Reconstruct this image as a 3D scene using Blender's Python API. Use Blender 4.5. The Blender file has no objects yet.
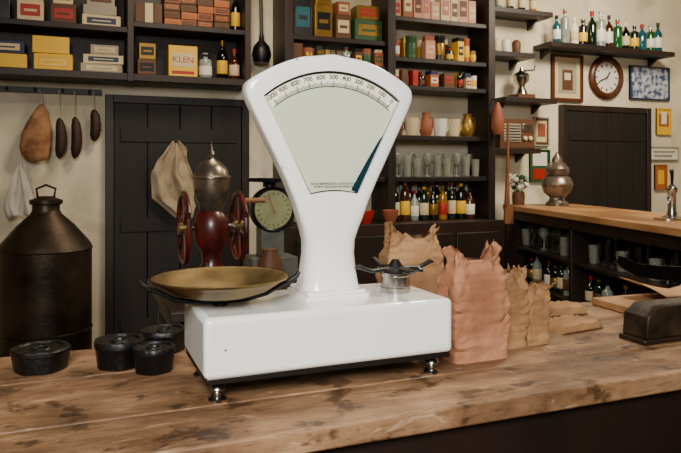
import bpy, math, random
from mathutils import Vector, Matrix, noise
R=random.Random(7)
pi=math.pi
def C(r,g,b):
    def l(v):
        v/=255.0
        return v/12.92 if v<=0.04045 else ((v+0.055)/1.055)**2.4
    return (l(r),l(g),l(b))
_mc={}
def M(name,col,rough=.6,metal=0.,var=.18,scale=9.,bump=0.,bscale=60.,coat=0.,stretch=(1,1,1),col2=None,trans=0.,detail=5,r0=.35,r1=.65,rvar=0.,chips=0.,stain=0.):
    if name in _mc: return _mc[name]
    m=bpy.data.materials.new(name); m.use_nodes=True
    nt=m.node_tree; N=nt.nodes; L=nt.links
    p=N['Principled BSDF']
    p.inputs['Roughness'].default_value=rough
    p.inputs['Metallic'].default_value=metal
    p.inputs['Coat Weight'].default_value=coat
    p.inputs['Transmission Weight'].default_value=trans
    tc=N.new('ShaderNodeTexCoord'); mp=N.new('ShaderNodeMapping')
    mp.inputs['Scale'].default_value=stretch
    L.new(tc.outputs['Object'],mp.inputs['Vector'])
    n=N.new('ShaderNodeTexNoise'); n.inputs['Scale'].default_value=scale; n.inputs['Detail'].default_value=detail
    L.new(mp.outputs[0],n.inputs['Vector'])
    cr=N.new('ShaderNodeValToRGB')
    cr.color_ramp.elements[0].position=r0; cr.color_ramp.elements[1].position=r1
    a=tuple(c*(1-var) for c in col); b=col2 if col2 else tuple(min(1,c*(1+var)) for c in col)
    if col2: a=col
    cr.color_ramp.elements[0].color=(*a,1); cr.color_ramp.elements[1].color=(*b,1)
    L.new(n.outputs['Fac'],cr.inputs[0])
    out=cr.outputs[0]
    def over(sc,th,wd,colr,out,dist=0.):
        n3=N.new('ShaderNodeTexNoise'); n3.inputs['Scale'].default_value=sc; n3.inputs['Detail'].default_value=5; n3.inputs['Distortion'].default_value=dist
        L.new(tc.outputs['Object'],n3.inputs['Vector'])
        c3=N.new('ShaderNodeValToRGB'); c3.color_ramp.elements[0].position=th; c3.color_ramp.elements[0].color=(0,0,0,1); c3.color_ramp.elements[1].position=th+wd
        L.new(n3.outputs['Fac'],c3.inputs[0])
        mx=N.new('ShaderNodeMixRGB'); mx.inputs[2].default_value=(*colr,1)
        L.new(c3.outputs[0],mx.inputs[0]); L.new(out,mx.inputs[1]); return mx.outputs[0]
    if chips: out=over(70,chips,.012,(.06,.045,.035),out)
    if stain: out=over(2.3,stain,.25,C(166,150,120),out,.6)
    L.new(out,p.inputs['Base Color'])
    if rvar:
        mr=N.new('ShaderNodeMapRange'); mr.inputs[3].default_value=max(0.02,rough-rvar); mr.inputs[4].default_value=rough+rvar
        mr.inputs[1].default_value=.3; mr.inputs[2].default_value=.7
        L.new(n.outputs['Fac'],mr.inputs[0]); L.new(mr.outputs[0],p.inputs['Roughness'])
    if bump:
        n2=N.new('ShaderNodeTexNoise'); n2.inputs['Scale'].default_value=bscale; n2.inputs['Detail'].default_value=6
        L.new(mp.outputs[0],n2.inputs['Vector'])
        bp=N.new('ShaderNodeBump'); bp.inputs['Strength'].default_value=bump; bp.inputs['Distance'].default_value=.01
        L.new(n2.outputs['Fac'],bp.inputs['Height']); L.new(bp.outputs[0],p.inputs['Normal'])
    _mc[name]=m
    return m
def flat(name,rgb,rough=.5,metal=0,var=.06): return M(name,C(*rgb),rough,metal,var)

class B:
    def __init__(s): s.v=[]; s.f=[]; s.m=[]; s.fm=[]
    def mi(s,mat):
        if mat not in s.m: s.m.append(mat)
        return s.m.index(mat)
    def add(s,vs,fs,mat,T=None):
        o=len(s.v); i=s.mi(mat)
        for v in vs:
            v=Vector(v)
            if T is not None: v=T@v
            s.v.append(v)
        for f in fs: s.f.append([a+o for a in f]); s.fm.append(i)
    def box(s,x0,x1,y0,y1,z0,z1,mat,rot=0.,T=None):
        vs=[(x,y,z) for z in (z0,z1) for y in (y0,y1) for x in (x0,x1)]
        if rot:
            c=Vector(((x0+x1)/2,(y0+y1)/2,0)); rm=Matrix.Rotation(rot,3,'Z')
            vs=[rm@(Vector(v)-c)+c for v in vs]
        s.add(vs,[(0,2,3,1),(4,5,7,6),(0,1,5,4),(2,6,7,3),(0,4,6,2),(1,3,7,5)],mat,T)
    def loft(s,rings,mat,cap0=True,cap1=True,closed=True,T=None):
        n=len(rings[0]); vs=[p for r in rings for p in r]; fs=[]
        for i in range(len(rings)-1):
            for j in range(n if closed else n-1):
                k=(j+1)%n
                fs.append((i*n+j,i*n+k,(i+1)*n+k,(i+1)*n+j))
        if cap0: fs.append(tuple(range(n))[::-1])
        if cap1: fs.append(tuple((len(rings)-1)*n+j for j in range(n)))
        s.add(vs,fs,mat,T)
    def lathe(s,prof,c,mat,seg=20,T=None,cap=True):
        T2=Matrix.Translation(Vector(c))
        if T is not None: T2=T2@T
        rings=[[(max(r,.0004)*math.cos(2*pi*j/seg),max(r,.0004)*math.sin(2*pi*j/seg),z) for j in range(seg)] for r,z in prof]
        s.loft(rings,mat,cap,cap,True,T2)
    def prism(s,pts,y0,y1,mat,T=None):
        n=len(pts)
        vs=[(x,y0,z) for x,z in pts]+[(x,y1,z) for x,z in pts]
        fs=[tuple(range(n)),tuple(range(n,2*n))[::-1]]+[(j,j+n,(j+1)%n+n,(j+1)%n) for j in range(n)]
        s.add(vs,fs,mat,T)
    def tube(s,pts,r,mat,seg=8,T=None,fl=1.0):
        pts=[Vector(p) for p in pts]; rings=[]
        for i,p in enumerate(pts):
            d=(pts[min(i+1,len(pts)-1)]-pts[max(i-1,0)]).normalized()
            up=Vector((0,0,1)) if abs(d.z)<.9 else Vector((0,1,0))
            a=d.cross(up).normalized(); b=a.cross(d).normalized()
            rr=r[i] if isinstance(r,(list,tuple)) else r
            rings.append([p+a*math.cos(2*pi*j/seg)*rr+b*math.sin(2*pi*j/seg)*rr*fl for j in range(seg)])
        s.loft(rings,mat,True,True,True,T)
    def done(s,name,bevel=0.,bseg=2,parent=None,smooth=True,ang=40,origin=True):
        me=bpy.data.meshes.new(name)
        xs=[v.x for v in s.v]; ys=[v.y for v in s.v]; zs=[v.z for v in s.v]
        o=Vector(((min(xs)+max(xs))/2,(min(ys)+max(ys))/2,min(zs))) if origin else Vector((0,0,0))
        me.from_pydata([v-o for v in s.v],[],s.f)
        for m in s.m: me.materials.append(m)
        me.polygons.foreach_set('material_index',s.fm)
        me.update()
        import bmesh
        bm=bmesh.new(); bm.from_mesh(me); bmesh.ops.recalc_face_normals(bm,faces=bm.faces[:]); bm.to_mesh(me); bm.free()
        if smooth:
            me.polygons.foreach_set('use_smooth',[True]*len(me.polygons))
            me.set_sharp_from_angle(angle=math.radians(ang))
        ob=bpy.data.objects.new(name,me); bpy.context.scene.collection.objects.link(ob)
        ob.location=o
        if bevel:
            md=ob.modifiers.new('bev','BEVEL'); md.width=bevel; md.segments=bseg; md.limit_method='ANGLE'; md.angle_limit=math.radians(50)
            md.harden_normals=False
        if parent: ob.parent=parent
        return ob
def empty(name,loc=(0,0,0)):
    e=bpy.data.objects.new(name,None); bpy.context.scene.collection.objects.link(e); e.empty_display_size=.05
    return e
def text(name,s,size,loc,rot,mat,parent=None,align='CENTER'):
    cu=bpy.data.curves.new(name,'FONT'); cu.body=s; cu.size=size; cu.align_x=align; cu.align_y='CENTER'
    cu.materials.append(mat); cu.extrude=.0002
    ob=bpy.data.objects.new(name,cu); ob.location=loc; ob.rotation_euler=rot
    bpy.context.scene.collection.objects.link(ob)
    if parent: ob.parent=parent
    return ob
RX=Matrix.Rotation(pi/2,4,'X')   # lathe z -> -y
# ---------- materials
plaster=M('plaster_wall',C(204,190,158),.85,0,scale=1.6,col2=C(236,225,198),bump=.25,bscale=14,r0=.3,r1=.6,stain=.56)
darkwood=M('dark_wood',C(20,12,8),.5,0,scale=5,col2=C(46,26,15),stretch=(1,1,.15),bump=.15,bscale=30)
shelfwood=M('shelf_wood',C(18,11,8),.5,0,scale=5,col2=C(42,25,15),stretch=(.15,1,1),bump=.1,bscale=30)
doorwood=M('door_wood',C(10,6,5),.65,0,scale=6,col2=C(26,16,11),stretch=(1.5,1,.12),bump=.2,bscale=30)
black_iron=M('black_iron',C(12,12,12),.42,.3,.4,scale=30,bump=.3,bscale=80)
cast_iron=M('cast_iron_weight',C(8,8,9),.42,.2,.4,scale=40,bump=.25,bscale=90)
blackp=flat('black_paint',(10,10,10),.4)
chrome=M('worn_chrome',C(190,188,182),.22,1,.15,scale=30)
brass=M('tarnished_brass',C(84,66,36),.42,.85,scale=11,col2=C(150,126,80),rvar=.1)
enamel=M('white_enamel',C(244,243,238),.16,0,.02,scale=5,coat=.5,chips=.722)
glassm=M('clear_glass',C(245,248,246),.03,0,.01,trans=1.)
frost=M('dusty_glass',C(200,202,188),.15,0,.1,trans=.7)
cream=flat('cream_paper',(212,192,150),.6)
white=flat('white_paint',(232,228,214),.5)
red=flat('red_print',(166,30,20),.45)
yellow=flat('yellow_card',(232,182,30),.5)
blue=flat('navy_card',(24,36,74),.5)
teal=flat('teal_card',(24,92,104),.5)
green=flat('green_card',(38,80,40),.5)
orange=flat('orange_card',(168,92,36),.5)
grayc=flat('grey_card',(158,150,130),.6)
brownc=flat('brown_card',(92,56,30),.6)
pinkc=flat('pink_packet',(206,150,120),.6)
tblack=flat('tin_black',(22,22,24),.3)
gold=M('tin_gold',C(150,116,46),.35,.6,.2)
terra=flat('terracotta',(146,80,48),.6)
# ---------- room
b=B(); b.box(-2.6,5.7,4.5,4.6,0,3.2,plaster); b.done('wall_back',smooth=False)
b=B(); b.box(-2.7,-2.6,-2.6,4.6,0,3.2,plaster); b.done('wall_left',smooth=False)
b=B(); b.box(5.7,5.8,-2.6,4.6,0,3.2,plaster); b.done('wall_right',smooth=False)
b=B(); b.box(-2.6,5.7,-2.7,-2.6,0,3.2,plaster); b.done('wall_front',smooth=False)
floorm=M('floor_boards',C(36,26,19),.6,0,scale=4,col2=C(70,50,36),stretch=(1,.2,1),bump=.1)
b=B(); b.box(-2.7,5.8,-2.7,4.6,-.1,0,floorm); b.done('floor',smooth=False)
ceilm=M('ceiling_boards',C(90,74,56),.8,0,scale=4,col2=C(124,104,80),stretch=(.2,1,1))
b=B(); b.box(-2.7,5.8,-2.7,4.6,3.2,3.3,ceilm); b.done('ceiling',smooth=False)
b=B(); b.box(2.2,5.7,4.47,4.498,0,.12,darkwood); b.done('baseboard_back',smooth=False)

# ---------- shop counter
def countermat():
    m=bpy.data.materials.new('worn_counter_wood'); m.use_nodes=True
    nt=m.node_tree;N=nt.nodes;L=nt.links;p=N['Principled BSDF']
    tc=N.new('ShaderNodeTexCoord')
    def noi(sc,st,det=8,dist=0.,off=(0,0,0)):
        mp=N.new('ShaderNodeMapping'); mp.inputs['Scale'].default_value=st; mp.inputs['Location'].default_value=off; L.new(tc.outputs['Object'],mp.inputs[0])
        n=N.new('ShaderNodeTexNoise'); n.inputs['Scale'].default_value=sc; n.inputs['Detail'].default_value=det; n.inputs['Distortion'].default_value=dist; n.inputs['Roughness'].default_value=.65
        L.new(mp.outputs[0],n.inputs['Vector']); return n
    def ramp(n,els):
        cr=N.new('ShaderNodeValToRGB'); e=cr.color_ramp.elements
        e[0].position=els[0][0]; e[0].color=(*els[0][1],1); e[1].position=els[-1][0]; e[1].color=(*els[-1][1],1)
        for q,c in els[1:-1]: x=e.new(q); x.color=(*c,1)
        L.new(n.outputs['Fac'],cr.inputs[0]); return cr
    def mul(a,b_,f,mode='MULTIPLY'):
        mx=N.new('ShaderNodeMixRGB'); mx.blend_type=mode; mx.inputs[0].default_value=f
        L.new(a.outputs[0],mx.inputs[1]); L.new(b_.outputs[0],mx.inputs[2]); return mx
    g=noi(8,(.6,2.4,1),14,.3); big=noi(3.0,(.8,1.2,1),14,.2,(1.2,0,0)); fine=noi(90,(.16,2.4,1),8); pat=noi(12,(.9,1.1,1),15,.1,(3,7,0)); scr=noi(40,(.3,1.4,1),8,1.2,(5,2,0))
    base=ramp(g,[(.3,C(112,80,54)),(.44,C(138,104,72)),(.56,C(158,122,88)),(.72,C(184,150,112))])
    st=ramp(big,[(.40,(.2,.15,.12)),(.49,(.62,.55,.48)),(.58,(1,1,1))])
    fr=ramp(fine,[(.38,(.35,.29,.24)),(.48,(1,1,1))])
    sp=ramp(pat,[(.39,(.16,.12,.1)),(.45,(1,1,1))])
    sc_=ramp(scr,[(.60,(0,0,0)),(.66,(.24,.20,.16))])
    x=mul(mul(mul(base,st,.75),fr,.55),sp,.75)
    x=mul(x,sc_,.55,'ADD')
    L.new(x.outputs[0],p.inputs['Base Color'])
    mr=N.new('ShaderNodeMapRange'); mr.inputs[1].default_value=.3; mr.inputs[2].default_value=.7; mr.inputs[3].default_value=.42; mr.inputs[4].default_value=.7
    L.new(pat.outputs['Fac'],mr.inputs[0]); L.new(mr.outputs[0],p.inputs['Roughness'])
    bp=N.new('ShaderNodeBump'); bp.inputs['Strength'].default_value=.4; bp.inputs['Distance'].default_value=.003
    L.new(fine.outputs['Fac'],bp.inputs['Height']); L.new(bp.outputs[0],p.inputs['Normal'])
    return m
cw=countermat()
panel=M('counter_front_panel',C(16,8,6),.5,0,scale=5,col2=C(32,16,11),stretch=(1,1,.15))
b=B()
for y0,y1 in ((.965,1.125),(1.1275,1.375),(1.3775,1.585)):
    b.box(-1.5,2.3,y0,y1,.962,1.0,cw)
for x0,x1 in ((-1.48,.18),(.2,1.38),(1.4,2.28)):
    b.box(x0,x1,.99,1.02,.02,.962,panel)
b.box(-1.48,2.28,1.02,1.04,0,.962,panel)
b.box(-1.48,-1.44,1.04,1.56,0,.962,panel); b.box(2.24,2.28,1.04,1.56,0,.962,panel)
b.box(-1.44,2.24,1.04,1.56,.45,.48,panel)
b.done('shop_counter',bevel=.004)

# ---------- weighing scale
sc=empty('weighing_scale')
cx=.476
b=B(); b.box(.203,.684,1.108,1.33,1.046,1.151,enamel)
b.done('base_housing',bevel=.011,bseg=4,parent=sc)
b=B(); b.box(.207,.679,1.113,1.327,1.037,1.049,blackp); b.done('base_rim',parent=sc,bevel=.002)
b=B()
for fx in (.232,.656):
    for fy in (1.145,1.295):
        b.lathe([(.004,0),(.015,0),(.0165,.004),(.012,.009),(.006,.011),(.006,.014),(.012,.017),(.0145,.022),(.012,.028),(.007,.031),(.007,.042)],(fx,fy,1.0),chrome,20)
b.done('levelling_feet',parent=sc)
b=B(); b.box(.410,.542,1.187,1.312,1.148,1.158,enamel); b.box(.415,.537,1.191,1.308,1.157,1.166,enamel)
b.done('column_collar',bevel=.004,bseg=3,parent=sc)
def sgn(v): return 1 if v>=0 else -1
prof=[ # z, halfwidth, ycenter, halfdepth, bulge, exponent
(1.160,.062,1.250,.052,0,.55),(1.175,.058,1.250,.049,0,.6),(1.20,.055,1.250,.045,0,.65),(1.235,.052,1.248,.040,0,.7),(1.26,.053,1.246,.036,.0,.62),
(1.285,.060,1.242,.032,0,.5),(1.31,.069,1.238,.029,.0,.40),(1.34,.079,1.236,.027,.002,.33),(1.38,.0965,1.234,.026,.004,.28),(1.42,.116,1.233,.026,.010,.26),
(1.455,.1335,1.233,.026,.020,.26),(1.49,.151,1.233,.026,.032,.26),(1.52,.1655,1.233,.026,.042,.26),(1.538,.1735,1.233,.026,.048,.26),(1.551,.176,1.233,.026,.052,.26),
(1.562,.1745,1.233,.0255,.053,.28),(1.569,.170,1.233,.024,.053,.30),(1.574,.163,1.233,.021,.053,.34),(1.577,.155,1.233,.015,.051,.4),(1.578,.148,1.233,.008,.049,.45)]
NR=72
rings=[]
for z,w,yc,d,bu,e in prof:
    r=[]
    for j in range(NR):
        t=2*pi*j/NR
        x=w*sgn(math.cos(t))*abs(math.cos(t))**e; y=d*sgn(math.sin(t))*abs(math.sin(t))**e
        r.append((cx+x,yc+y,z+bu*(1-(x/w)**2)))
    rings.append(r)
b=B(); b.loft(rings,enamel)
fan=b.done('fan_housing',parent=sc,ang=60)
Rr=.2195; cz=1.3745
def arcpts(R_,ang0,ang1,n): return [(cx+R_*math.sin(a),cz+R_*math.cos(a)) for a in [ang0+(ang1-ang0)*i/n for i in range(n+1)]]
A=.715
def window(o=0.):
    pts=arcpts(Rr+o,-A,A,28)
    bl=.050+o*.8; zb=1.352-o
    bot=[(cx+bl*(1-2*i/8),zb+.006*(1-(1-2*i/8)**2)) for i in range(9)]
    return pts+bot
b=B(); b.prism(window(),1.17,1.222,enamel)
cut=b.done('zz_cut',smooth=False,origin=False)
bo=fan.modifiers.new('win','BOOLEAN'); bo.object=cut; bo.operation='DIFFERENCE'; bo.solver='EXACT'
dg=bpy.context.evaluated_depsgraph_get(); dg.update()
me=bpy.data.meshes.new_from_object(fan.evaluated_get(dg)); fan.modifiers.clear(); fan.data=me
bpy.data.objects.remove(cut)
dialm=M('dial_glass_plate',C(196,206,178),.12,0,.04,scale=4,coat=.3)
dialw=flat('dial_strip',(236,234,214),.3)
dark=flat('dial_ink',(8,8,10),.5)
tealm=flat('reflection_teal',(10,40,50),.25)
b=B(); b.prism(window(-.0006),1.2145,1.2218,dialm); b.done('dial_plate',parent=sc,smooth=False)
b=B()
o=arcpts(Rr-.003,-A+.01,A-.01,28); i_=arcpts(Rr-.030,-A+.005,A-.005,28)[::-1]
n=28
for k in range(n):
    p0,p1=o[k],o[k+1]; q0,q1=i_[n-k],i_[n-k-1]
    b.prism([p0,p1,q1,q0],1.2136,1.2144,dialw)
b.done('dial_strip',parent=sc,smooth=False)
b=B()
for k in range(101):
    a=-A+.06+(2*A-.12)*k/100
    ln=.010 if k%10==0 else (.008 if k%5==0 else .0055)
    w=.0009 if k%10==0 else .0005
    s_,c_=math.sin(a),math.cos(a)
    r1=Rr-.0285; r2=r1+ln
    pts=[(cx+r*s_+q*w*c_,cz+r*c_-q*w*s_) for r,q in ((r1,-1),(r2,-1),(r2,1),(r1,1))]
    b.prism(pts,1.2128,1.2136,dark)
for rr in (Rr-.0290,Rr-.003):
    p=arcpts(rr,-A+.02,A-.02,28); q=arcpts(rr-.0013,-A+.02,A-.02,28)
    for k in range(28): b.prism([p[k],p[k+1],q[k+1],q[k]],1.2128,1.2136,dark)
W=window(-.001); W2=window(-.0028)
for k in range(len(W)):
    l=(k+1)%len(W); b.prism([W[k],W[l],W2[l],W2[k]],1.2132,1.2144,dark)
b.done('dial_markings',parent=sc,smooth=False)
for k in range(11):
    a=-A+.06+(2*A-.12)*k/10
    r=Rr-.0115
    t_=text('dial_number',str(1000-100*k),.0125,(cx+r*math.sin(a),1.2132,cz+r*math.cos(a)),(pi/2,a,0),dark,sc); t_.data.offset=.0002
t_=text('dial_lettering','NO SE RESPONDE DE LA EXACTITUD\nDE ESTA BALANZA SIN NIVELAR',.0058,(cx,1.2140,1.370),(pi/2,0,0),dark,sc); t_.data.offset=.00012
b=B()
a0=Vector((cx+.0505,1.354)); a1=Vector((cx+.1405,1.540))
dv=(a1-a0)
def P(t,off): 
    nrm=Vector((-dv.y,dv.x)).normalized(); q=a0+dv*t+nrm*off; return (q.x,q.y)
b.prism([P(0,.0005),P(.62,.0005),P(.55,.004),P(.35,.009),P(.15,.013),P(0,.015)],1.2116,1.2136,tealm)  # dark teal wedge painted in for the reflection on the dial window
b.done('painted_reflection',parent=sc,smooth=False)
# brass pan
bx,by,bz=.252,1.215,1.200
b=B()
pr=[(0,-.034),(.03,-.0335),(.06,-.030),(.088,-.021),(.108,-.008),(.118,-.001),(.1235,.0005),(.1245,.0035),(.1225,.0045),(.117,.003),(.106,-.005),(.086,-.018),(.058,-.027),(.03,-.0305),(0,-.031)]
b.lathe(pr,(bx,by,bz),brass,64,cap=False); b.done('brass_pan',parent=sc,ang=80)
b=B()
for a in (pi+.12,-.15,pi/2):
    c_,s_=math.cos(a),math.sin(a)
    P3=[(0,-.040),(.05,-.039),(.085,-.031),(.112,-.016),(.130,-.009),(.142,-.001),(.148,.008)]
    b.tube([(bx+r*c_,by+r*s_,bz+z) for r,z in P3],[.007,.005,.0045,.0045,.0045,.0045,.0035],black_iron,10)
b.lathe([(.014,0),(.014,.006),(.009,.01),(.009,.014)],(bx,by,1.150),black_iron,16)
b.done('pan_carrier',parent=sc)
px_,py_=.612,1.215
b=B(); b.lathe([(.012,0),(.031,0),(.031,.012),(.029,.013),(.029,.034),(.031,.036),(.031,.042),(.012,.044)],(px_,py_,1.15),chrome,32); b.done('plunger_cylinder',parent=sc)
b=B()
for a in (.1,.1+pi/2,.1+pi,.1+1.5*pi):
    c_,s_=math.cos(a),math.sin(a)
    Q=[(0,.048),(.03,.048),(.055,.047),(.072,.052),(.086,.058),(.094,.056)]
    b.tube([(px_+r*c_,py_+r*s_,1.15+z) for r,z in Q],[.011,.009,.007,.007,.008,.004],blackp,10,fl=.6)
b.lathe([(.03,.044),(.03,.049),(.016,.053),(.010,.062),(.007,.067),(0,.068)],(px_,py_,1.15),blackp,20)
b.done('weight_carrier',parent=sc)

# ---------- cast iron weights (squat tapered hexagons, recessed top)
def weight(x,y,s,h,ph=.3):
    b=B(); n=6; rings=[]; seg=48
    for r,z,hx in ((.84,0,.5),(.88,.002,.5),(.97,h*.74,.5),(1.0,h*.78,.45),(1.0,h*.93,.4),(.96,h,.4),(.80,h,.3),(.76,h*.93,.3),(.34,h*.91,0),(.30,h*.97,0),(.24,h*.98,0),(.20,h*.90,0),(.03,h*.89,0)):
        ring=[]
        for j in range(seg):
            t=2*pi*j/seg
            f=math.cos(pi/n)/math.cos((t+ph)%(2*pi/n)-pi/n)
            f=f*hx+(1-hx)
            ring.append((x+r*s*f*math.cos(t),y+r*s*f*math.sin(t),1.0+z))
        rings.append(ring)
    b.loft(rings,cast_iron)
    b.done('iron_weight',ang=35)
weight(-.06,1.46,.058,.045,.1); weight(.088,1.425,.052,.055,.5); weight(.188,1.51,.051,.048,.2); weight(.150,1.365,.044,.049,.6)

# ---------- paper bags
def bag(name,x,y,w,d,h,ear,mat,rot=0.,seed=0,lean=0.,asym=.2):
    seg=96; rows=54; rings=[]
    rm=Matrix.Rotation(rot,3,'Z')
    for i in range(rows+1):
        s=i/rows
        top=max(0,(s-.76)/.24)
        e=.26+.14*top
        body=1+.045*math.sin(pi*min(1,s*1.25))
        ww=w/2*body*(1-.12*math.sin(pi*.5*min(1,top*1.5))+.03*top**2)
        dd=d/2*body*(1-.62*top**.8)
        ring=[]
        for j in range(seg):
            t=2*pi*j/seg
            ux=sgn(math.cos(t))*abs(math.cos(t))**e; uy=sgn(math.sin(t))*abs(math.sin(t))**e
            z=h*s+ear*top**1.3*((abs(ux)**1.5)-.45)*(1+asym*ux)+.030*top*noise.noise(Vector((ux*2.3+seed,uy*1.2,seed)))+.010*top*noise.noise(Vector((ux*7+seed,uy*3,seed)))
            px=ux*ww; py=uy*dd
            q=Vector((px*14+seed+z*5,uy*.8+seed,z*18)); q2=Vector((px*36+seed-z*16,uy*1.1,z*40)); q3=Vector((px*70+seed,uy*1.5,z*80))
            rdg=(abs(noise.noise(q))-.2)*.013+(abs(noise.noise(q2))-.2)*.009+(abs(noise.noise(q3))-.2)*.004
            k=min(1,s*5+.2)*(.8+1.2*top)
            py+=uy*rdg*k; px+=ux*rdg*k*.8
            if abs(ux)>.9: px-=sgn(ux)*.008*(1-abs(uy))*min(1,s*3)
            py+=.010*top*math.sin(ux*5+seed)-.012*top**2*(1 if seed%2 else .3)
            px+=lean*s
            v=rm@Vector((px,py,0))
            ring.append((x+v.x,y+v.y,1.0+max(0,z)))
        rings.append(ring)
    b=B(); b.loft(rings,mat,True,False)
    return b.done(name,ang=28)
pink=M('rosy_kraft_paper',C(138,88,60),.85,0,scale=9,col2=C(178,124,90),bump=.7,bscale=24)
kraft=M('kraft_paper',C(126,90,56),.85,0,scale=10,col2=C(166,126,84),bump=.7,bscale=24)
bag('paper_bag',.797,1.215,.136,.088,.222,.030,pink,0.0,3)
bag('paper_bag',.768,1.44,.15,.09,.252,.036,kraft,-.1,9,0,-.3)
bag('paper_bag',.917,1.26,.074,.06,.172,.010,kraft,.1,5)
bag('paper_bag',.990,1.262,.062,.055,.136,.008,kraft,.0,13)
def packet(x,y,w,d,h,rot,z0=1.0,seed=0):
    b=B(); rings=[]; rm=Matrix.Rotation(rot,3,'Z')
    for i in range(31):
        s=i/30*2-1; k=max(.06,(1-abs(s)**8)); ring=[]
        for j in range(40):
            t=2*pi*j/40; uy=sgn(math.cos(t))*abs(math.cos(t))**.35; uz=sgn(math.sin(t))*abs(math.sin(t))**.35
            nz=(abs(noise.noise(Vector((s*4+seed,uy*3,uz))))-.2)*.010
            v=rm@Vector((s*w/2*(1+.04*noise.noise(Vector((uy*2,seed,0)))),uy*d/2*(1-.1*(1-k)),0))
            ring.append((x+v.x,y+v.y,z0+max(0,(uz*.5+.5)*h*k+ (nz if uz>0 else 0))))
        rings.append(ring)
    b.loft(rings,kraft); return b.done('paper_packet',ang=30)
packet(1.165,1.33,.15,.08,.024,.12,seed=1)
packet(1.265,1.48,.12,.07,.028,-.1,seed=4)
packet(1.06,1.42,.10,.08,.026,.5,seed=8)
def sheet(name,x0,x1,y0,y1,fz,mat,rot=0,nx=16,ny=10,thick=.0012):
    b=B(); vs=[];c=Vector(((x0+x1)/2,(y0+y1)/2,0)); rm=Matrix.Rotation(rot,3,'Z')
    for i in range(nx+1):
        for j in range(ny+1):
            u,v=i/nx,j/ny
            p=rm@(Vector((x0+(x1-x0)*u,y0+(y1-y0)*v,0))-c)+c
            vs.append((p.x,p.y,1.001+fz(u,v)))
    fs=[(i*(ny+1)+j,(i+1)*(ny+1)+j,(i+1)*(ny+1)+j+1,i*(ny+1)+j+1) for i in range(nx) for j in range(ny)]
    b.add(vs,fs,mat); ob=b.done(name); s=ob.modifiers.new('s','SOLIDIFY'); s.thickness=thick; s.offset=1; return ob
boardm=M('cutting_board_wood',C(140,100,62),.55,0,scale=8,col2=C(184,142,98),stretch=(.3,2,1))
b=B(); b.box(1.42,1.84,1.30,1.53,1.0005,1.022,boardm,rot=-.06); b.done('cutting_board',bevel=.003)
sheet('wrapping_paper',1.52,1.85,1.38,1.54,lambda u,v:.024+.055*max(0,1-u*1.5)**1.6*(.4+v*.6)+.008*abs(math.sin(u*5+v*3)),M('wrapping_paper',C(180,138,94),.8,0,.1,bump=.3),.1)

# ---------- lever slicer
cc=empty('lever_slicer')
olive=M('worn_slicer_block',C(26,22,16),.4,.3,scale=11,col2=C(70,58,40),bump=.2)
b=B(); b.box(1.205,1.46,1.135,1.215,1.0,1.012,darkwood)
b.prism([(1.214,1.012),(1.45,1.012),(1.45,1.084),(1.25,1.084),(1.218,1.062)],1.138,1.212,olive); b.box(1.40,1.44,1.155,1.195,1.08,1.15,black_iron)
b.done('slicer_body',bevel=.003,parent=cc)
b=B()
b.prism([(1.155,1.192),(1.17,1.176),(1.21,1.155),(1.28,1.140),(1.36,1.132),(1.43,1.128),(1.43,1.152),(1.36,1.167),(1.28,1.174),(1.22,1.182),(1.185,1.198),(1.158,1.204)],1.170,1.180,M('steel_blade',C(40,38,36),.28,.9,.2))
b.tube([(1.41,1.175,1.142),(1.50,1.175,1.140),(1.60,1.175,1.142)],[.008,.010,.013],darkwood,10)
b.done('lever_blade',parent=cc,bevel=.002)

# ---------- left wall shelving unit
b=B()
SY0,SY1=4.22,4.49
b.box(-1.6,.31,SY0,SY1,1.945,1.99,shelfwood); b.box(.33,1.05,SY0,SY1,1.945,1.99,shelfwood)
b.box(-1.6,.31,SY0,SY1,2.235,2.27,shelfwood); b.box(.33,1.05,SY0,SY1,2.275,2.31,shelfwood)
for x in (-1.63,.305,1.035): b.box(x,x+.04,SY0-.005,SY1,1.94,2.75,darkwood)
b.box(-1.63,1.075,SY0,SY1,2.72,2.76,shelfwood)
b.box(-1.6,1.04,4.475,4.49,1.96,2.74,darkwood)
b.done('wall_shelf',bevel=.004)
def boxes(name,lst):
    b=B()
    for it in lst:
        x0,x1,z,h,m=it[:5]; y0=it[5] if len(it)>5 else 4.27; d=it[6] if len(it)>6 else .13
        ro=R.uniform(-.05,.05)
        b.box(x0,x1,y0,y0+d,z+.001,z+h,m,rot=ro)
        if len(it)>7:
            lm=it[7]; c=Vector(((x0+x1)/2,y0+d/2,0)); Tl=Matrix.Translation(c)@Matrix.Rotation(ro,4,'Z')@Matrix.Translation(-c)
            b.box(x0+(x1-x0)*.12,x1-(x1-x0)*.12,y0-.0015,y0+.002,z+h*.25,z+h*.78,lm,T=Tl)
            b.box(x0+(x1-x0)*.25,x1-(x1-x0)*.25,y0-.0028,y0+.002,z+h*.44,z+h*.56,m,T=Tl)
    return b.done(name,bevel=.003,smooth=False)
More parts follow.
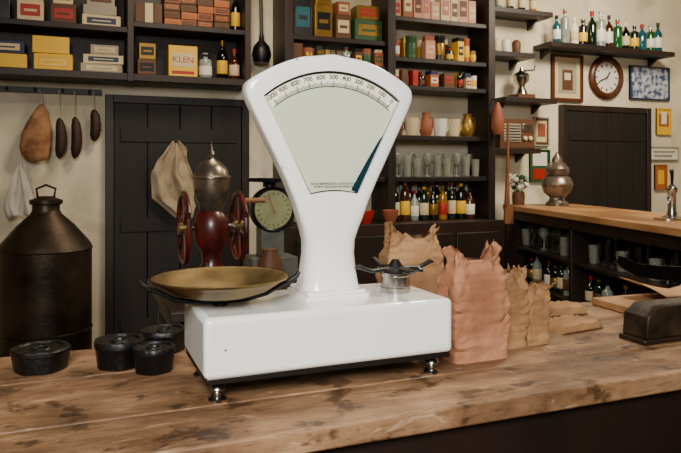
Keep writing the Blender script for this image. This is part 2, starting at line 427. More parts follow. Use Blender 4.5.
boxes('grocery_boxes',[
 (-.30,-.16,2.27,.13,cream,4.27,.15,red),(-.12,.02,2.27,.12,brownc,4.27,.15,red),(.05,.27,2.27,.07,cream,4.27,.15,blue),(.06,.25,2.34,.06,grayc,4.27,.15),(-.52,-.34,2.27,.12,tblack),(-.8,-.55,2.27,.14,cream),
 (-.29,-.18,2.40,.07,brownc,4.28,.12),(-.11,.0,2.39,.09,cream,4.28,.12,red),(.08,.24,2.40,.08,grayc,4.28,.12,brownc),
 (-.46,-.25,1.99,.085,yellow,4.27,.15),(-.45,-.26,2.075,.075,blue,4.27,.15,cream),(-.21,.0,1.99,.098,yellow,4.27,.15,gold),(-.22,-.02,2.09,.10,yellow,4.27,.15),
 (.04,.28,1.99,.055,grayc,4.27,.15,cream),(.06,.29,2.045,.055,cream,4.27,.15,blue),(.10,.26,2.10,.06,grayc,4.27,.15,cream),(-.8,-.52,1.99,.16,cream,4.27,.15,blue)])
lst=[]
for k in range(4):
    for r in range(4): lst.append((.53+k*.105,.63+k*.105,2.31+r*.048,.046,[orange,brownc,brownc,terra][(k*3+r)%4],4.27,.15,brownc if (k+r)%2 else orange))
for k in range(3): lst.append((.36+k*.055,.41+k*.055,2.31,.13,[brownc,cream,brownc][k],4.27,.05))
for k in range(2):lst.append((.37+k*.01,.48,1.99+k*.1,.099,[brownc,gold][k],4.27,.12,tblack))
boxes('cigar_boxes',lst)
b=B(); b.box(.56,.74,4.28,4.38,1.991,2.19,yellow); b.box(.58,.72,4.2785,4.282,2.055,2.145,cream); b.box(.58,.72,4.2785,4.282,2.01,2.03,red); db=b.done('detergent_box',bevel=.002,smooth=False)
tt=text('box_lettering','KLEN',.056,(.65-db.location.x,4.2775-db.location.y,2.10-db.location.z),(pi/2,0,0),red); tt.parent=db
# bottles
gd=M('green_glass',C(10,32,14),.08,0,.2,coat=.5); ga=M('amber_glass',C(62,24,6),.08,0,.2,coat=.5); gb=M('black_glass',C(8,8,8),.08,0,.2,coat=.5)
gc=M('pale_glass',C(140,150,140),.08,0,.2,coat=.5); gt=M('teal_glass',C(20,80,90),.08,0,.2,coat=.5); gy=M('yellow_liquor',C(150,100,16),.08,0,.2,coat=.5); glg=M('bright_green_glass',C(26,80,34),.08,0,.2,coat=.5)
def bottle(b,x,y,z,h,r,m,lab=None,cap=None,style=0):
    if style==0: pr=[(0,0),(r*.9,0),(r,.01),(r,h*.58),(r*.85,h*.66),(r*.4,h*.75),(r*.33,h*.8),(r*.31,h*.95),(r*.36,h*.955),(r*.36,h*.985),(0,h)]
    else: pr=[(0,0),(r*.95,0),(r,.008),(r,h*.68),(r*.9,h*.74),(r*.38,h*.78),(r*.35,h*.93),(r*.45,h*.94),(r*.45,h),(0,h)]
    b.lathe(pr,(x,y,z+.001),m,14)
    if lab: b.lathe([(r*1.01,h*.15),(r*1.03,h*.155),(r*1.03,h*.48),(r*1.01,h*.485)],(x,y,z),lab,14,cap=False)
    if cap: b.lathe([(r*.37,h*.86),(r*.40,h*.87),(r*.42,h*1.0),(0,h*1.01)],(x,y,z),cap,10)
b=B()
bottle(b,.80,4.33,1.99,.17,.042,gc,white,tblack,1); bottle(b,.91,4.33,1.99,.26,.035,gb,yellow,gold); bottle(b,.99,4.33,1.99,.21,.034,ga,cream,red)
b.done('shelf_bottles')
b=B(); bottle(b,1.0,4.34,2.31,.27,.030,gb,yellow,yellow); b.done('shelf_bottles')
def clutter(name,rows,z,h0,h1,pal,kinds=(3,2,1)):
    b=B()
    for (x0,x1,y,hs) in rows:
        x=x0
        while True:
            w=R.uniform(.045,.095); h=R.uniform(h0,h1)*hs; m=R.choice(pal); lm=R.choice([white,cream,yellow,red,brownc,gold,tblack,green]); yy=y+R.uniform(0,.012)
            if x+w>x1: break
            kd=R.choices((0,1,2),kinds)[0]
            if kd==0:
                ro=R.uniform(-.15,.15); cxx=x+w/2; T_=Matrix.Translation((cxx,yy+.05,z+.001))@Matrix.Rotation(ro,4,'Z')
                b.box(-w*.46,w*.46,-.045,.045,0,h,m,T=T_); b.box(-w*.36,w*.36,-.0465,-.04,h*.3,h*.75,lm,T=T_); b.box(-w*.25,w*.25,-.0478,-.04,h*.45,h*.6,m,T=T_)
                if h<h1*hs*.8:
                    T2=Matrix.Translation((cxx,yy+.05,z+.002+h))@Matrix.Rotation(R.uniform(-.3,.3),4,'Z'); b.box(-w*.42,w*.42,-.035,.035,0,(h1*hs-h)*.7,R.choice(pal),T=T2)
            elif kd==1:
                r=min(w*.44,.044); b.lathe([(0,0),(r,0),(r*1.02,.004),(r,.008),(r,h*.86),(r*1.03,h*.87),(r*1.03,h*.98),(0,h)],(x+w/2,yy+.05,z+.001),m,18)
                b.lathe([(r*1.0,h*.2),(r*1.015,h*.21),(r*1.015,h*.65),(r*1.0,h*.66)],(x+w/2,yy+.05,z+.001),lm,18,cap=False)
            else:
                bottle(b,x+w/2,yy+.05,z,h*1.05,w*.36,R.choice([ga,gd,gb,gc]),lm,R.choice([red,tblack,gold]),1)
            x+=w+R.uniform(.001,.012)
            if R.random()<.12: x+=R.uniform(.02,.05)
    b.done(name,smooth=True,ang=35)

# ---------- center shelving unit
b=B()
xL,xM,xR=1.30,2.06,2.90
for x in (xL,xM,xR): b.box(x,x+.06,4.2,SY1,1.03,2.95,darkwood)
def sh(b,x0,x1,z,d0=4.22): b.box(x0,x1,d0,SY1,z-.035,z,shelfwood)
sh(b,xL+.06,xM,2.31); sh(b,xL+.06,xM,2.13); sh(b,xL+.06,xM,1.65); sh(b,xL+.06,xM,1.35)
for z in (2.50,2.21,2.01,1.65,1.35): sh(b,xM+.06,xR,z)
b.box(xL,xR+.06,4.2,SY1,2.92,2.96,shelfwood)
b.box(xL,xR+.06,4.08,SY1,.0,1.03,darkwood)
for k in range(4): b.box(1.34+k*.40,1.70+k*.40,4.065,4.08,.1,.95,shelfwood)
b.done('display_shelving',bevel=.004)
boxes('food_tins',[(1.39,1.52,2.31,.26,tblack,4.28,.12,teal),(1.54,1.67,2.31,.23,gold,4.28,.12,tblack),(1.55,1.66,2.54,.14,gold,4.28,.12,red),(1.69,1.80,2.31,.17,brownc,4.26,.1,cream),(1.70,1.79,2.48,.09,terra,4.26,.1,cream),(1.83,2.04,2.31,.15,green,4.26,.13,gold),(1.85,2.02,2.46,.10,gold,4.26,.13,red),(1.40,1.51,2.57,.10,blue,4.28,.12,cream)])
clutter('spice_jars',[(1.37,2.05,4.23,1)],2.13,.08,.13,[terra,cream,gold,brownc,tblack],(1,3,1))
lst=[]
x=2.13
while x<2.82:
    w=R.uniform(.06,.08); lst.append((x,x+w,2.50,R.uniform(.13,.24),R.choice([pinkc,pinkc,cream,terra]),4.26+R.uniform(0,.03),.1,R.choice([red,cream,brownc]))); x+=w+R.uniform(.002,.012)
boxes('flour_packets',lst)
pa=[red,cream,gold,green,yellow,brownc,cream,terra,orange,teal,tblack,pinkc]
clutter('assorted_tins',[(2.125,2.895,4.23,1),(2.125,2.895,4.36,1.1)],2.21,.09,.19,pa,(3,3,1))
clutter('assorted_packages',[(2.125,2.895,4.23,1),(2.2,2.895,4.36,1.1)],2.01,.06,.13,[teal,white,red,cream,brownc,orange,blue,yellow,red,green],(5,2,1))
b=B()
cm=[brownc,cream,terra,white,cream,gold]
for k in range(6):
    x=2.19+k*.12; r=.05+.006*(k%2)
    if k in (2,5):
        b.lathe([(0,0),(r*.7,0),(r*.95,.03),(r,.07),(r*.7,.12),(r*.5,.15),(r*.62,.175),(r*.5,.17),(r*.4,.14),(0,.12)],(x,4.32,1.651),cm[k],20)
        b.tube([(x+r*.6,4.32,1.80),(x+r*1.15,4.32,1.79),(x+r*1.2,4.32,1.72),(x+r*.9,4.32,1.70)],.006,cm[k],6)
    else:
        b.lathe([(0,0),(r*.7,0),(r*.75,.01),(r*.9,.07),(r,.13),(r*.93,.13),(r*.8,.05),(0,.03)],(x,4.32,1.651),cm[k],20)
        b.tube([(x+r*.85,4.32,1.75),(x+r*1.22,4.32,1.745),(x+r*1.22,4.32,1.70),(x+r*.8,4.32,1.69)],.006,cm[k],6)
b.done('ceramic_mugs')
b=B()
def tumbler(b,x,y,z,r,h,m=None): b.lathe([(0,0),(r*.8,0),(r,h),(r*.95,h),(r*.76,.008),(0,.008)],(x,y,z+.001),m or glassm,16,cap=False)
def goblet(b,x,y,z,r,h,m=None): b.lathe([(0,0),(r*.8,0),(r*.75,.004),(.005,.012),(.004,h*.42),(r*.5,h*.5),(r,h*.7),(r*.9,h),(r*.85,h),(r*.93,h*.7),(r*.4,h*.54),(0,h*.52)],(x,y,z+.001),m or glassm,16,cap=False)
for row in range(2):
    for k in range(9): 
        if (k+row)%3: tumbler(b,2.17+k*.083,4.28+row*.09,1.351,.031,.10+.03*((k*2+row)%3),frost)
        else: goblet(b,2.17+k*.083,4.28+row*.09,1.351,.032,.17,frost)
b.done('drinking_glasses')
b=B(); x=2.16;k=0
cols=[gb,ga,gc,gd,gb,gy,gd,gb,ga,gc,gd,gy]
while x<2.87:
    bottle(b,x,4.29,1.031,R.uniform(.22,.305),R.uniform(.03,.037),cols[k%12],[cream,yellow,white,cream,gold,red][k%6],[tblack,gold,red,yellow][k%4],k%2); x+=.079;k+=1
x=2.18
while x<2.86: bottle(b,x,4.39,1.031,R.uniform(.26,.3),.033,cols[(k*5)%12],cream,tblack,k%2); x+=.077;k+=1
b.done('liquor_bottles')
b=B()
for k in range(3): bottle(b,1.50+k*.2,4.33,1.031,.28,.036,cols[k+3],cream,red,k%2)
b.done('liquor_bottles')
b=B()
for k in range(3): bottle(b,1.62+k*.13,4.33,1.351,.25,.036,cols[k],cream,red,k%2)
b.done('liquor_bottles')
b=B()
for (x,m,r) in ((2.05,terra,.06),(1.86,red,.06),(1.66,cream,.06)):
    b.lathe([(0,0),(r*.5,0),(r*.55,.01),(r*.9,.05),(r,.09),(r*.94,.09),(r*.5,.02),(0,.015)],(x,4.145,1.031),m,20)
b.done('serving_bowls')
b=B(); b.tube([(1.19,4.49,2.62),(1.19,4.40,2.60),(1.19,4.38,2.3)],.012,blackp,8); b.lathe([(0,0),(.05,.01),(.068,.06),(.055,.12),(.02,.16),(.015,.2)],(1.19,4.38,2.12),blackp,16); b.done('hanging_ladle')

# ---------- right wall shelves
def wshelf(x0,x1,z,name='wall_shelf'):
    b=B(); b.box(x0,x1,4.27,4.495,z-.04,z,shelfwood)
    for x in (x0+.06,x1-.09): b.prism([(0,0),(.12,0),(0,-.07)],-.012,.012,shelfwood,T=Matrix.Translation((x+.015,4.493,z-.04))@Matrix.Rotation(-pi/2,4,'Z'))
    b.done(name,bevel=.003)
wshelf(3.0,3.56,2.66); wshelf(3.0,3.38,2.32); wshelf(3.10,3.60,1.97); wshelf(3.54,4.88,2.43); wshelf(3.0,3.44,1.57)
b=B(); cols2=[gt,gc,white,gb,gd,gc,ga,glg,gb,gd,gt,glg]; x=3.66
for k in range(13):
    bottle(b,x,4.35,2.431,R.uniform(.2,.31),R.uniform(.033,.042),cols2[k%12],[white,None,cream,yellow,None,white][k%6],[tblack,red,white][k%3],k%2); x+=R.uniform(.082,.098)
b.done('liquor_bottles')
b=B()
for k in range(4): bottle(b,3.1+k*.11,4.36,2.661,.2,.03,cols[k+2],cream,tblack)
b.done('shelf_bottles')
b=B()
for k,(x,m) in enumerate(((3.08,cream),(3.17,white),(3.27,brownc))): b.lathe([(0,0),(.03,0),(.034,.03),(.036,.09),(.02,.11),(0,.115)],(x,4.36,2.321),m,14)
b.done('sugar_bowls')
b=B(); b.box(3.24,3.40,4.29,4.43,1.971,2.0,brownc); b.lathe([(.05,0),(.04,.03),(.025,.06),(.03,.08),(.06,.11),(.065,.15),(.05,.17),(.02,.19),(.012,.22),(0,.22)],(3.32,4.36,2.0),chrome,20); b.tube([(3.32,4.36,2.19),(3.42,4.33,2.20),(3.43,4.33,2.235)],.007,blackp); b.done('coffee_mill')
b=B(); b.box(3.06,3.38,4.28,4.44,1.571,1.80,brownc); b.box(3.09,3.25,4.274,4.282,1.62,1.76,grayc)
for k in range(6): b.box(3.095,3.245,4.270,4.275,1.63+k*.022,1.638+k*.022,tblack)
b.box(3.27,3.36,4.274,4.282,1.70,1.76,chrome); b.lathe([(0,0),(.018,0),(.018,.015),(0,.016)],(3.29,4.28,1.65),cream,14,T=RX); b.lathe([(0,0),(.018,0),(.018,.015),(0,.016)],(3.34,4.28,1.65),cream,14,T=RX)
b.done('table_radio',bevel=.006)
clockwood=M('clock_wood',C(84,42,20),.35,0,.25,scale=20)
b=B(); T=RX
b.lathe([(.13,0),(.185,0),(.192,.012),(.185,.03),(.165,.042),(.145,.045),(.135,.03),(.132,.01)],(4.31,4.498,2.205),clockwood,48,T=T,cap=False)
b.lathe([(0,.01),(.136,.01),(.136,.018),(0,.018)],(4.31,4.498,2.205),white,40,T=T)
for k in range(12):
    Tk=Matrix.Translation((4.31,0,2.205))@Matrix.Rotation(k*pi/6,4,'Y'); b.box(-.004,.004,4.476,4.480,.095,.122,dark,T=Tk)
for a,l,w in ((.6,.06,.005),(4.3,.095,.004)):
    Tk=Matrix.Translation((4.31,0,2.205))@Matrix.Rotation(a,4,'Y'); b.box(-w,w,4.471,4.476,-.015,l,dark,T=Tk)
b.done('wall_clock',ang=50)
def picture(name,x0,x1,z0,z1,fm,pm,inner,fw=.02):
    b=B(); b.box(x0,x1,4.484,4.499,z0,z1,pm)
    for a in ((x0,x1,z0,z0+fw),(x0,x1,z1-fw,z1),(x0,x0+fw,z0+fw,z1-fw),(x1-fw,x1,z0+fw,z1-fw)): b.box(a[0],a[1],4.474,4.499,a[2],a[3],fm)
    for q,(u0,u1,v0,v1,m) in enumerate(inner):
        X0=x0+fw;X1=x1-fw;Z0=z0+fw;Z1=z1-fw
        b.box(X0+(X1-X0)*u0,X0+(X1-X0)*u1,4.482-.002*q,4.485,Z0+(Z1-Z0)*v0,Z0+(Z1-Z0)*v1,m)
    b.done(name,smooth=False)
picture('framed_picture',3.72,4.05,1.98,2.38,clockwood,cream,[(.15,.85,.12,.88,grayc),(.3,.7,.2,.7,brownc),(.38,.62,.45,.62,cream)],.028)
bluepic=M('blue_tile_picture',C(50,70,124),.4,0,scale=22,col2=C(200,208,216),r0=.42,r1=.56)
picture('blue_tile_picture',4.58,5.05,2.03,2.33,blue,bluepic,[],.012)
picture('poster',4.90,5.07,1.72,1.96,yellow,yellow,[(.1,.9,.3,.8,orange),(.3,.7,.4,.9,white)],.01)
picture('notice_sign',4.82,5.16,1.49,1.61,grayc,white,[(.1,.9,.55,.75,grayc),(.1,.8,.2,.4,grayc)],.008)
picture('poster',4.88,5.02,1.22,1.45,orange,orange,[(.2,.8,.2,.8,yellow)],.01)
picture('poster',3.54,3.69,1.60,1.84,grayc,brownc,[(.1,.9,.1,.9,cream),(.2,.8,.3,.8,terra)],.01)
picture('poster',3.50,3.70,1.30,1.57,green,green,[(.1,.9,.5,.95,white),(.1,.9,.05,.4,red)],.01)
def door(name,x0,x1,z1,np,yb=4.5):
    b=B(); w=(x1-x0)/np
    for k in range(np): b.box(x0+k*w+.003,x0+(k+1)*w-.003,yb-.05,yb-.01,0.01,z1,doorwood)
    b.box(x0,x1,yb-.012,yb-.002,.01,z1,blackp)
    for z in (.35,1.0,z1-.25): b.box(x0+.04,x1-.04,yb-.058,yb-.05,z,z+.09,doorwood)
    b.lathe([(.01,0),(.01,.03),(.022,.035),(.022,.05),(0,.055)],(x1-.1,yb-.05,.98),brass,12,T=RX)
    b.done(name,bevel=.003)
    b=B()
    b.box(x0-.05,x0,yb-.06,yb-.001,0,z1+.05,darkwood); b.box(x1,x1+.05,yb-.06,yb-.001,0,z1+.05,darkwood); b.box(x0,x1,yb-.06,yb-.001,z1,z1+.05,darkwood)
    b.done('trim_'+name[-1],bevel=.003)
door('door_1',.24,1.07,1.83,4); door('door_2',3.85,4.74,1.90,6)

# ---------- peg rail & hanging food
b=B(); b.box(-1.4,.17,4.47,4.499,1.875,1.91,shelfwood)
for k in range(10): x=-1.3+k*.155; b.tube([(x,4.475,1.885),(x,4.43,1.885),(x,4.42,1.90)],.006,blackp,6)
b.done('peg_rail')
hamm=M('cured_ham',C(120,76,46),.8,0,scale=12,col2=C(178,130,88),bump=.6,bscale=20); saus=M('dark_sausage',C(52,22,14),.6,0,.3,scale=20,bump=.6,bscale=30)
b=B(); rings=[]
for (z,w,d,xo) in ((1.452,.02,.015,.0),(1.46,.055,.03,.0),(1.49,.078,.045,-.004),(1.54,.085,.05,-.006),(1.60,.080,.048,-.002),(1.66,.068,.042,.008),(1.72,.052,.034,.018),(1.76,.034,.024,.026),(1.79,.018,.016,.03),(1.80,.006,.006,.03)):
    rings.append([(-.205+xo+w*math.cos(2*pi*j/20)*(1+.08*math.sin(j*1.9+z*20)),4.39+d*math.sin(2*pi*j/20),z) for j in range(20)])
b.loft(rings,hamm); b.tube([(-.175,4.40,1.79),(-.18,4.41,1.85),(-.19,4.42,1.89)],.003,cream,6); b.done('hanging_ham',ang=60)
for x,z0,z1 in ((-.079,1.47,1.72),(.01,1.47,1.73),(.12,1.58,1.78)):
    b=B(); b.tube([(x,4.43,1.89),(x,4.42,z1)],.003,cream,6); h=z1-z0
    pts=[(x+.012*math.sin(pi*q),4.42,z0+h*q) for q in (0,.06,.2,.4,.6,.8,.94,1)]
    b.tube(pts,[.006,.02,.030,.032,.031,.028,.018,.006],saus,14); b.done('hanging_sausage',ang=60)
def drape(name,x,y,rows,mat,amp=.02,fr=9,ph=0):
    b=B(); rings=[]; n=40
    for q in range((len(rows)-1)*4+1):
        i=min(q//4,len(rows)-2); f=(q-4*i)/4
        z,w,xo=[rows[i][c]*(1-f)+rows[i+1][c]*f for c in range(3)]
        r=[]
        for j in range(n+1):
            u=j/n*2-1
            fold=.5+.5*math.sin(u*fr+ph+z*9)+1.2*abs(noise.noise(Vector((u*2.2+ph,z*9,ph))))
            r.append((x+xo+u*w*(1+.12*noise.noise(Vector((z*12,u,ph)))),y-abs(amp)*fold*min(1,w*12)-.004,z+.03*noise.noise(Vector((u*3,ph,z*4)))))
        rings.append(r)
    b.loft(rings,mat,False,False,False); o=b.done(name,ang=70); s=o.modifiers.new('s','SOLIDIFY'); s.thickness=.003
linen=M('linen_cloth',C(164,146,118),.9,0,.12,scale=8,bump=.3)
drape('hanging_cloth',.62,4.40,[(1.58,.02,.0),(1.54,.06,0),(1.47,.09,-.02),(1.38,.13,-.03),(1.30,.15,-.01),(1.22,.13,-.02),(1.15,.10,.03),(1.08,.05,.06)],linen,.035,6)
drape('hanging_cloth',-.29,4.38,[(1.42,.015,0),(1.38,.04,0),(1.28,.07,.0),(1.18,.09,0),(1.12,.08,.01)],M('white_cloth',C(190,184,170),.9,0,.1),.015,6,1)
b=B(); woodl=M('light_wood',C(124,80,44),.6,0,.2,stretch=(1,1,.2))
b.lathe([(0,0),(.03,.005),(.05,.05),(.048,.12),(.03,.2),(.012,.24),(0,.245)],(2.93,4.13,1.66),terra,14); b.tube([(2.93,4.13,1.90),(2.93,4.195,1.94)],.004,blackp,6); b.done('hanging_bag')
b=B()
b.tube([(3.03,4.14,1.76),(3.02,4.13,1.4),(3.02,4.12,1.12)],[.010,.010,.012],woodl,8); b.prism([(2.98,1.0),(3.06,1.0),(3.055,1.14),(2.985,1.14)],4.11,4.13,woodl); b.prism([(2.995,1.12),(3.02,1.4),(3.005,1.4),(2.985,1.12)],4.11,4.13,woodl)
b.box(2.975,3.075,4.085,4.15,.0,1.0,darkwood); b.done('wooden_paddle')

# ---------- metal can on crate
canm=M('oil_can_metal',C(26,21,17),.42,.6,scale=5,col2=C(68,52,36),bump=.1,rvar=.1)
b=B(); x,y=-.10,2.9; r=.172
b.lathe([(0,0),(r,0),(r+.004,.006),(r,.012),(r,.30),(r+.004,.305),(r,.31),(r,.62),(r+.005,.625),(r,.635),(r*.96,.65),(r*.62,.72),(r*.34,.765),(r*.30,.78),(r*.30,.80),(r*.36,.805),(r*.36,.82),(r*.2,.83),(r*.16,.835),(0,.836)],(x,y,.46),canm,40)
b.tube([(x-.03,y,1.29),(x-.035,y,1.325),(x,y,1.34),(x+.035,y,1.325),(x+.03,y,1.29)],.005,canm,8)
b.done('oil_can',ang=30)
b=B()
for k in range(4): b.box(-.36,.16,2.66+k*.122,2.77+k*.122,.44,.46,woodl)
for z in (.04,.18,.32):
    b.box(-.36,.16,2.66,2.675,z,z+.1,woodl); b.box(-.36,.16,3.121,3.136,z,z+.1,woodl); b.box(-.36,-.345,2.675,3.121,z,z+.1,woodl); b.box(.145,.16,2.675,3.121,z,z+.1,woodl)
for xx in (-.34,.115):
    for yy in (2.68,3.09): b.box(xx,xx+.03,yy,yy+.03,0,.44,woodl)
b.done('wooden_crate')

# ---------- side table, coffee grinder, dial scale
b=B(); b.box(.30,1.12,2.25,3.0,.89,.925,shelfwood); b.box(.34,1.08,2.29,2.96,.80,.89,darkwood)
for xx in (.34,1.02):
    for yy in (2.29,2.90): b.box(xx,xx+.06,yy,yy+.06,0,.82,darkwood)
b.done('side_table',bevel=.004)
redp=M('grinder_red_enamel',C(44,11,8),.35,0,scale=14,col2=C(92,26,17),coat=.2)
g=empty('coffee_grinder'); gx,gy_=.485,2.5; z0=.925
b=B()
b.box(gx-.075,gx+.075,gy_-.09,gy_+.09,z0,z0+.085,redp); b.box(gx-.085,gx+.085,gy_-.10,gy_+.10,z0,z0+.015,redp)
b.box(gx-.03,gx+.03,gy_-.095,gy_-.088,z0+.03,z0+.07,brass)
b.done('grinder_drawer',bevel=.005,parent=g)
b=B()
b.lathe([(.06,.08),(.05,.10),(.035,.13),(.04,.17),(.062,.20),(.068,.26),(.060,.30),(.045,.32)],(gx,gy_,z0),redp,28)
b.tube([(gx-.12,gy_,z0+.26),(gx+.12,gy_,z0+.26)],.012,chrome,12)
b.done('grinder_body',parent=g)
b=B()
pewg=M('grinder_nickel',C(150,138,120),.3,.9,.25,scale=25)
b.lathe([(.04,.318),(.045,.325),(.05,.345),(.062,.37),(.068,.41),(.070,.44),(.074,.444),(.074,.450),(.066,.454),(.060,.475),(.042,.50),(.018,.515),(.008,.525),(.013,.535),(.006,.55),(.002,.575),(0,.58)],(gx,gy_,z0),pewg,28)
b.done('grinder_hopper',parent=g)
b=B()
for s in (-1,1):
    wx=gx+s*.103; R0=.128
    b.tube([(wx,gy_+R0*math.cos(2*pi*k/40),z0+.26+R0*math.sin(2*pi*k/40)) for k in range(41)],.010,redp,8)
    for k in range(6): a=k*pi/3+.3; b.tube([(wx,gy_,z0+.26),(wx,gy_+R0*math.cos(a),z0+.26+R0*math.sin(a))],.006,redp,6)
    b.tube([(wx-.018,gy_,z0+.26),(wx+.018,gy_,z0+.26)],.022,brass,16)
b.tube([(gx+.11,gy_-.06,z0+.36),(gx+.19,gy_-.06,z0+.36)],.010,woodl,10)
b.done('grinder_wheels',parent=g)
b=B(); dx,dy=.80,2.78; zz=.925
body=M('grey_hammer_paint',C(110,112,106),.4,.3,.2)
b.box(dx-.10,dx+.10,dy-.06,dy+.10,zz,zz+.10,body); b.box(dx-.05,dx+.05,dy-.02,dy+.07,zz+.10,zz+.24,body)
b.lathe([(0,0),(.09,0),(.098,.01),(.098,.05),(.09,.06),(.084,.055),(.084,.05),(0,.05)],(dx,dy+.02,zz+.305),tblack,36,T=RX)
b.lathe([(0,.050),(.083,.050),(.083,.053),(0,.053)],(dx,dy+.02,zz+.305),M('aged_dial',C(146,148,108),.4,0,.15),36,T=RX)
for k in range(20):
    Tk=Matrix.Translation((dx,0,zz+.305))@Matrix.Rotation(k*pi/10,4,'Y'); b.box(-.001,.001,dy-.036,dy-.033,.062,.074,dark,T=Tk)
Tk=Matrix.Translation((dx,0,zz+.305))@Matrix.Rotation(-.4,4,'Y'); b.box(-.0015,.0015,dy-.038,dy-.035,-.02,.068,red,T=Tk)
b.lathe([(.03,.40),(.03,.42),(.11,.425),(.115,.44),(.10,.435),(0,.43)],(dx,dy+.03,zz),tblack,28)
b.done('dial_scale',bevel=.002)
b=B(); b.lathe([(0,0),(.06,0),(.065,.01),(.065,.09),(.05,.1),(.05,.115),(0,.12)],(dx+.2,2.62,.926),terra,20); b.done('clay_jar')
b=B(); b.lathe([(0,0),(.045,0),(.05,.05),(.047,.13),(.03,.16),(.03,.175),(0,.18)],(.69,2.42,.926),brownc,20); b.done('clay_jar')
# ---------- right hand bar
bar=empty('bar_counter')
p0=Vector((3.20,4.46,0)); dirv=Vector((-.58,-2.24,0)).normalized(); nr=Vector((-dirv.y,dirv.x,0))
Lb=2.45
Tb=Matrix(((dirv.x,nr.x,0,p0.x),(dirv.y,nr.y,0,p0.y),(0,0,1,0),(0,0,0,1)))
bart=M('bar_top_wood',C(142,98,58),.4,0,scale=6,col2=C(186,140,92),stretch=(.8,.3,1),rvar=.1)
b=B()
b.box(.1,Lb,-.03,.56,1.09,1.13,bart,T=Tb); b.done('bar_top',bevel=.005,parent=bar)
b=B()
b.box(.12,Lb-.03,.50,.53,0,1.09,darkwood,T=Tb); b.box(.12,.15,0,.5,0,1.09,darkwood,T=Tb); b.box(Lb-.06,Lb-.03,0,.5,0,1.09,darkwood,T=Tb)
for z in (.06,.54,.80): b.box(.15,Lb-.06,0.01,.5,z,z+.025,shelfwood,T=Tb)
b.box(.15,Lb-.06,0,.02,1.02,1.09,darkwood,T=Tb)
b.box(1.15,1.18,0,.5,.06,1.09,darkwood,T=Tb)
b.done('bar_cabinet',parent=bar,bevel=.003)
b=B()
for k in range(8):
    for row in range(2):
        v=Tb@Vector((.28+k*.105,.09+row*.12,.825))
        (goblet if (k+row)%2 else tumbler)(b,v.x,v.y,v.z,.034,.12+.04*(k%2),glassm if k%3 else frost)
for k in range(9):
    v=Tb@Vector((1.28+k*.105,.10,.825)); tumbler(b,v.x,v.y,v.z,.034,.11+.03*(k%3),glassm if k%3 else frost)
b.done('bar_glasses')
b=B()
for k in range(20):
    if k in(9,3,13): continue
    v=Tb@Vector((.26+k*.098,.10,.565)); bottle(b,v.x,v.y,v.z,R.uniform(.17,.225),.034,[gb,gd,gc,ga,gb][k%5],[white,gold,cream,brownc][k%4],[tblack,red,gold][k%3],k%2)
b.done('bar_bottles')
v=Tb@Vector((.36,.30,1.13))
b=B(); pew=M('pewter',C(130,118,104),.3,.7,.3,scale=20)
b.lathe([(0,0),(.085,0),(.085,.02),(.06,.04),(.055,.06),(.10,.10),(.12,.16),(.10,.21),(.075,.225),(.085,.235),(.09,.28),(.06,.32),(.04,.33),(.035,.36),(.02,.38),(.008,.40),(0,.41)],(v.x,v.y,v.z+.001),pew,28); b.done('pewter_urn')
v=Tb@Vector((.20,.06,1.13))
b=B(); b.lathe([(0,0),(.045,0),(.05,.06),(.045,.10),(.04,.10),(.045,.06),(0,.02)],(v.x,v.y,v.z+.001),brownc,20)
for k in range(26):
    a=k*2.4; q=.015+.05*math.sqrt(k/26); zz_=v.z+.12+.10*R.random()
    T_=Matrix.Translation((v.x+q*math.cos(a),v.y+q*math.sin(a),zz_))@Matrix.Rotation(R.uniform(-.8,.8),4,'X')@Matrix.Rotation(R.uniform(-.8,.8),4,'Y')
    b.lathe([(0,0),(.008,.003),(.020,.018),(.024,.026),(.006,.016),(0,.014)],(0,0,0),white if k%3 else green,8,T=T_)
    b.tube([(v.x,v.y,v.z+.05),(v.x+q*.5*math.cos(a),v.y+q*.5*math.sin(a),v.z+.10),(v.x+q*math.cos(a),v.y+q*math.sin(a),zz_+.004)],.002,green,5)
b.done('flower_pot')
v=Tb@Vector((1.72,.32,1.13))
b=B(); x,y,z=v
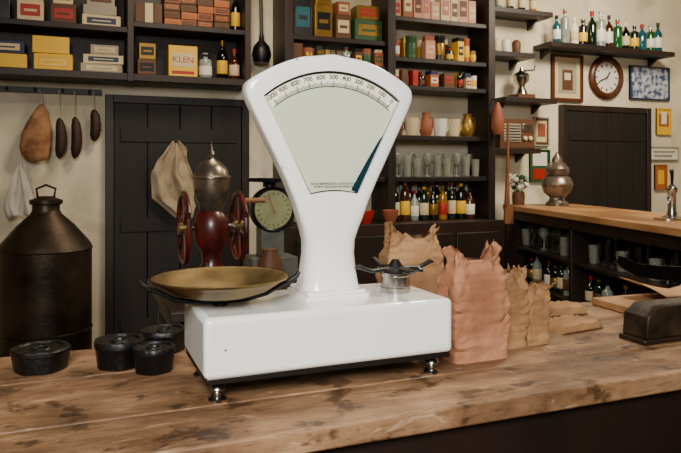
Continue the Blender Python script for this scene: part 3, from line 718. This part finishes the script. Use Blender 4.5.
b.lathe([(0,0),(.05,0),(.05,.012),(.028,.02),(.022,.05),(.022,.14),(.03,.15),(.03,.17),(.018,.18),(.01,.19),(0,.19)],(x,y,z+.001),chrome,24)
b.tube([(x,y,z+.13),(x-.05,y-.03,z+.135),(x-.08,y-.05,z+.12),(x-.085,y-.052,z+.08)],.011,chrome,10)
b.tube([(x,y,z+.18),(x-.01,y-.01,z+.24),(x-.02,y-.015,z+.27)],[.007,.009,.012],blackp,10)
b.lathe([(0,0),(.07,0),(.07,.01),(0,.011)],(x-.1,y-.06,z+.001),chrome,24)
b.done('beer_tap')

# ---------- lights
def area(name,loc,tgt,size,en,col,sy=None,spread=None):
    l=bpy.data.lights.new(name,'AREA'); l.energy=en; l.color=col; l.size=size
    if sy: l.shape='RECTANGLE'; l.size_y=sy
    if spread: l.spread=spread
    o=bpy.data.objects.new(name,l); o.location=loc
    o.rotation_euler=(Vector(tgt)-Vector(loc)).to_track_quat('-Z','Y').to_euler()
    bpy.context.scene.collection.objects.link(o); return o
area('key_light',(-.35,-.75,2.25),(.55,1.2,1.2),.8,32,(1,.965,.91),None,math.radians(95))  # added key lamp inside the room, set close so the background falls darker
area('ceiling_lamp_a',(.8,3.0,3.1),(.9,3.9,1.5),.5,26,(1,.82,.58))
area('ceiling_lamp_b',(3.6,3.0,3.1),(3.9,4.1,1.4),.6,74,(1,.87,.68))
area('ceiling_lamp_c',(1.9,1.9,3.1),(1.5,1.4,1),.3,44,(1,.87,.68))
w=bpy.data.worlds.new('World'); bpy.context.scene.world=w; w.use_nodes=True
w.node_tree.nodes['Background'].inputs[0].default_value=(.5,.47,.42,1); w.node_tree.nodes['Background'].inputs[1].default_value=.1
# ---------- camera
cd=bpy.data.cameras.new('camera'); cam=bpy.data.objects.new('camera',cd); bpy.context.scene.collection.objects.link(cam)
cam.location=(0,0,1.40); cam.rotation_euler=(pi/2,0,-math.radians(22)); cd.lens=35.0; cd.sensor_width=36; cd.shift_y=-.083; cd.clip_start=.05
cd.dof.use_dof=True; cd.dof.focus_distance=1.6; cd.dof.aperture_fstop=18
bpy.context.scene.camera=cam
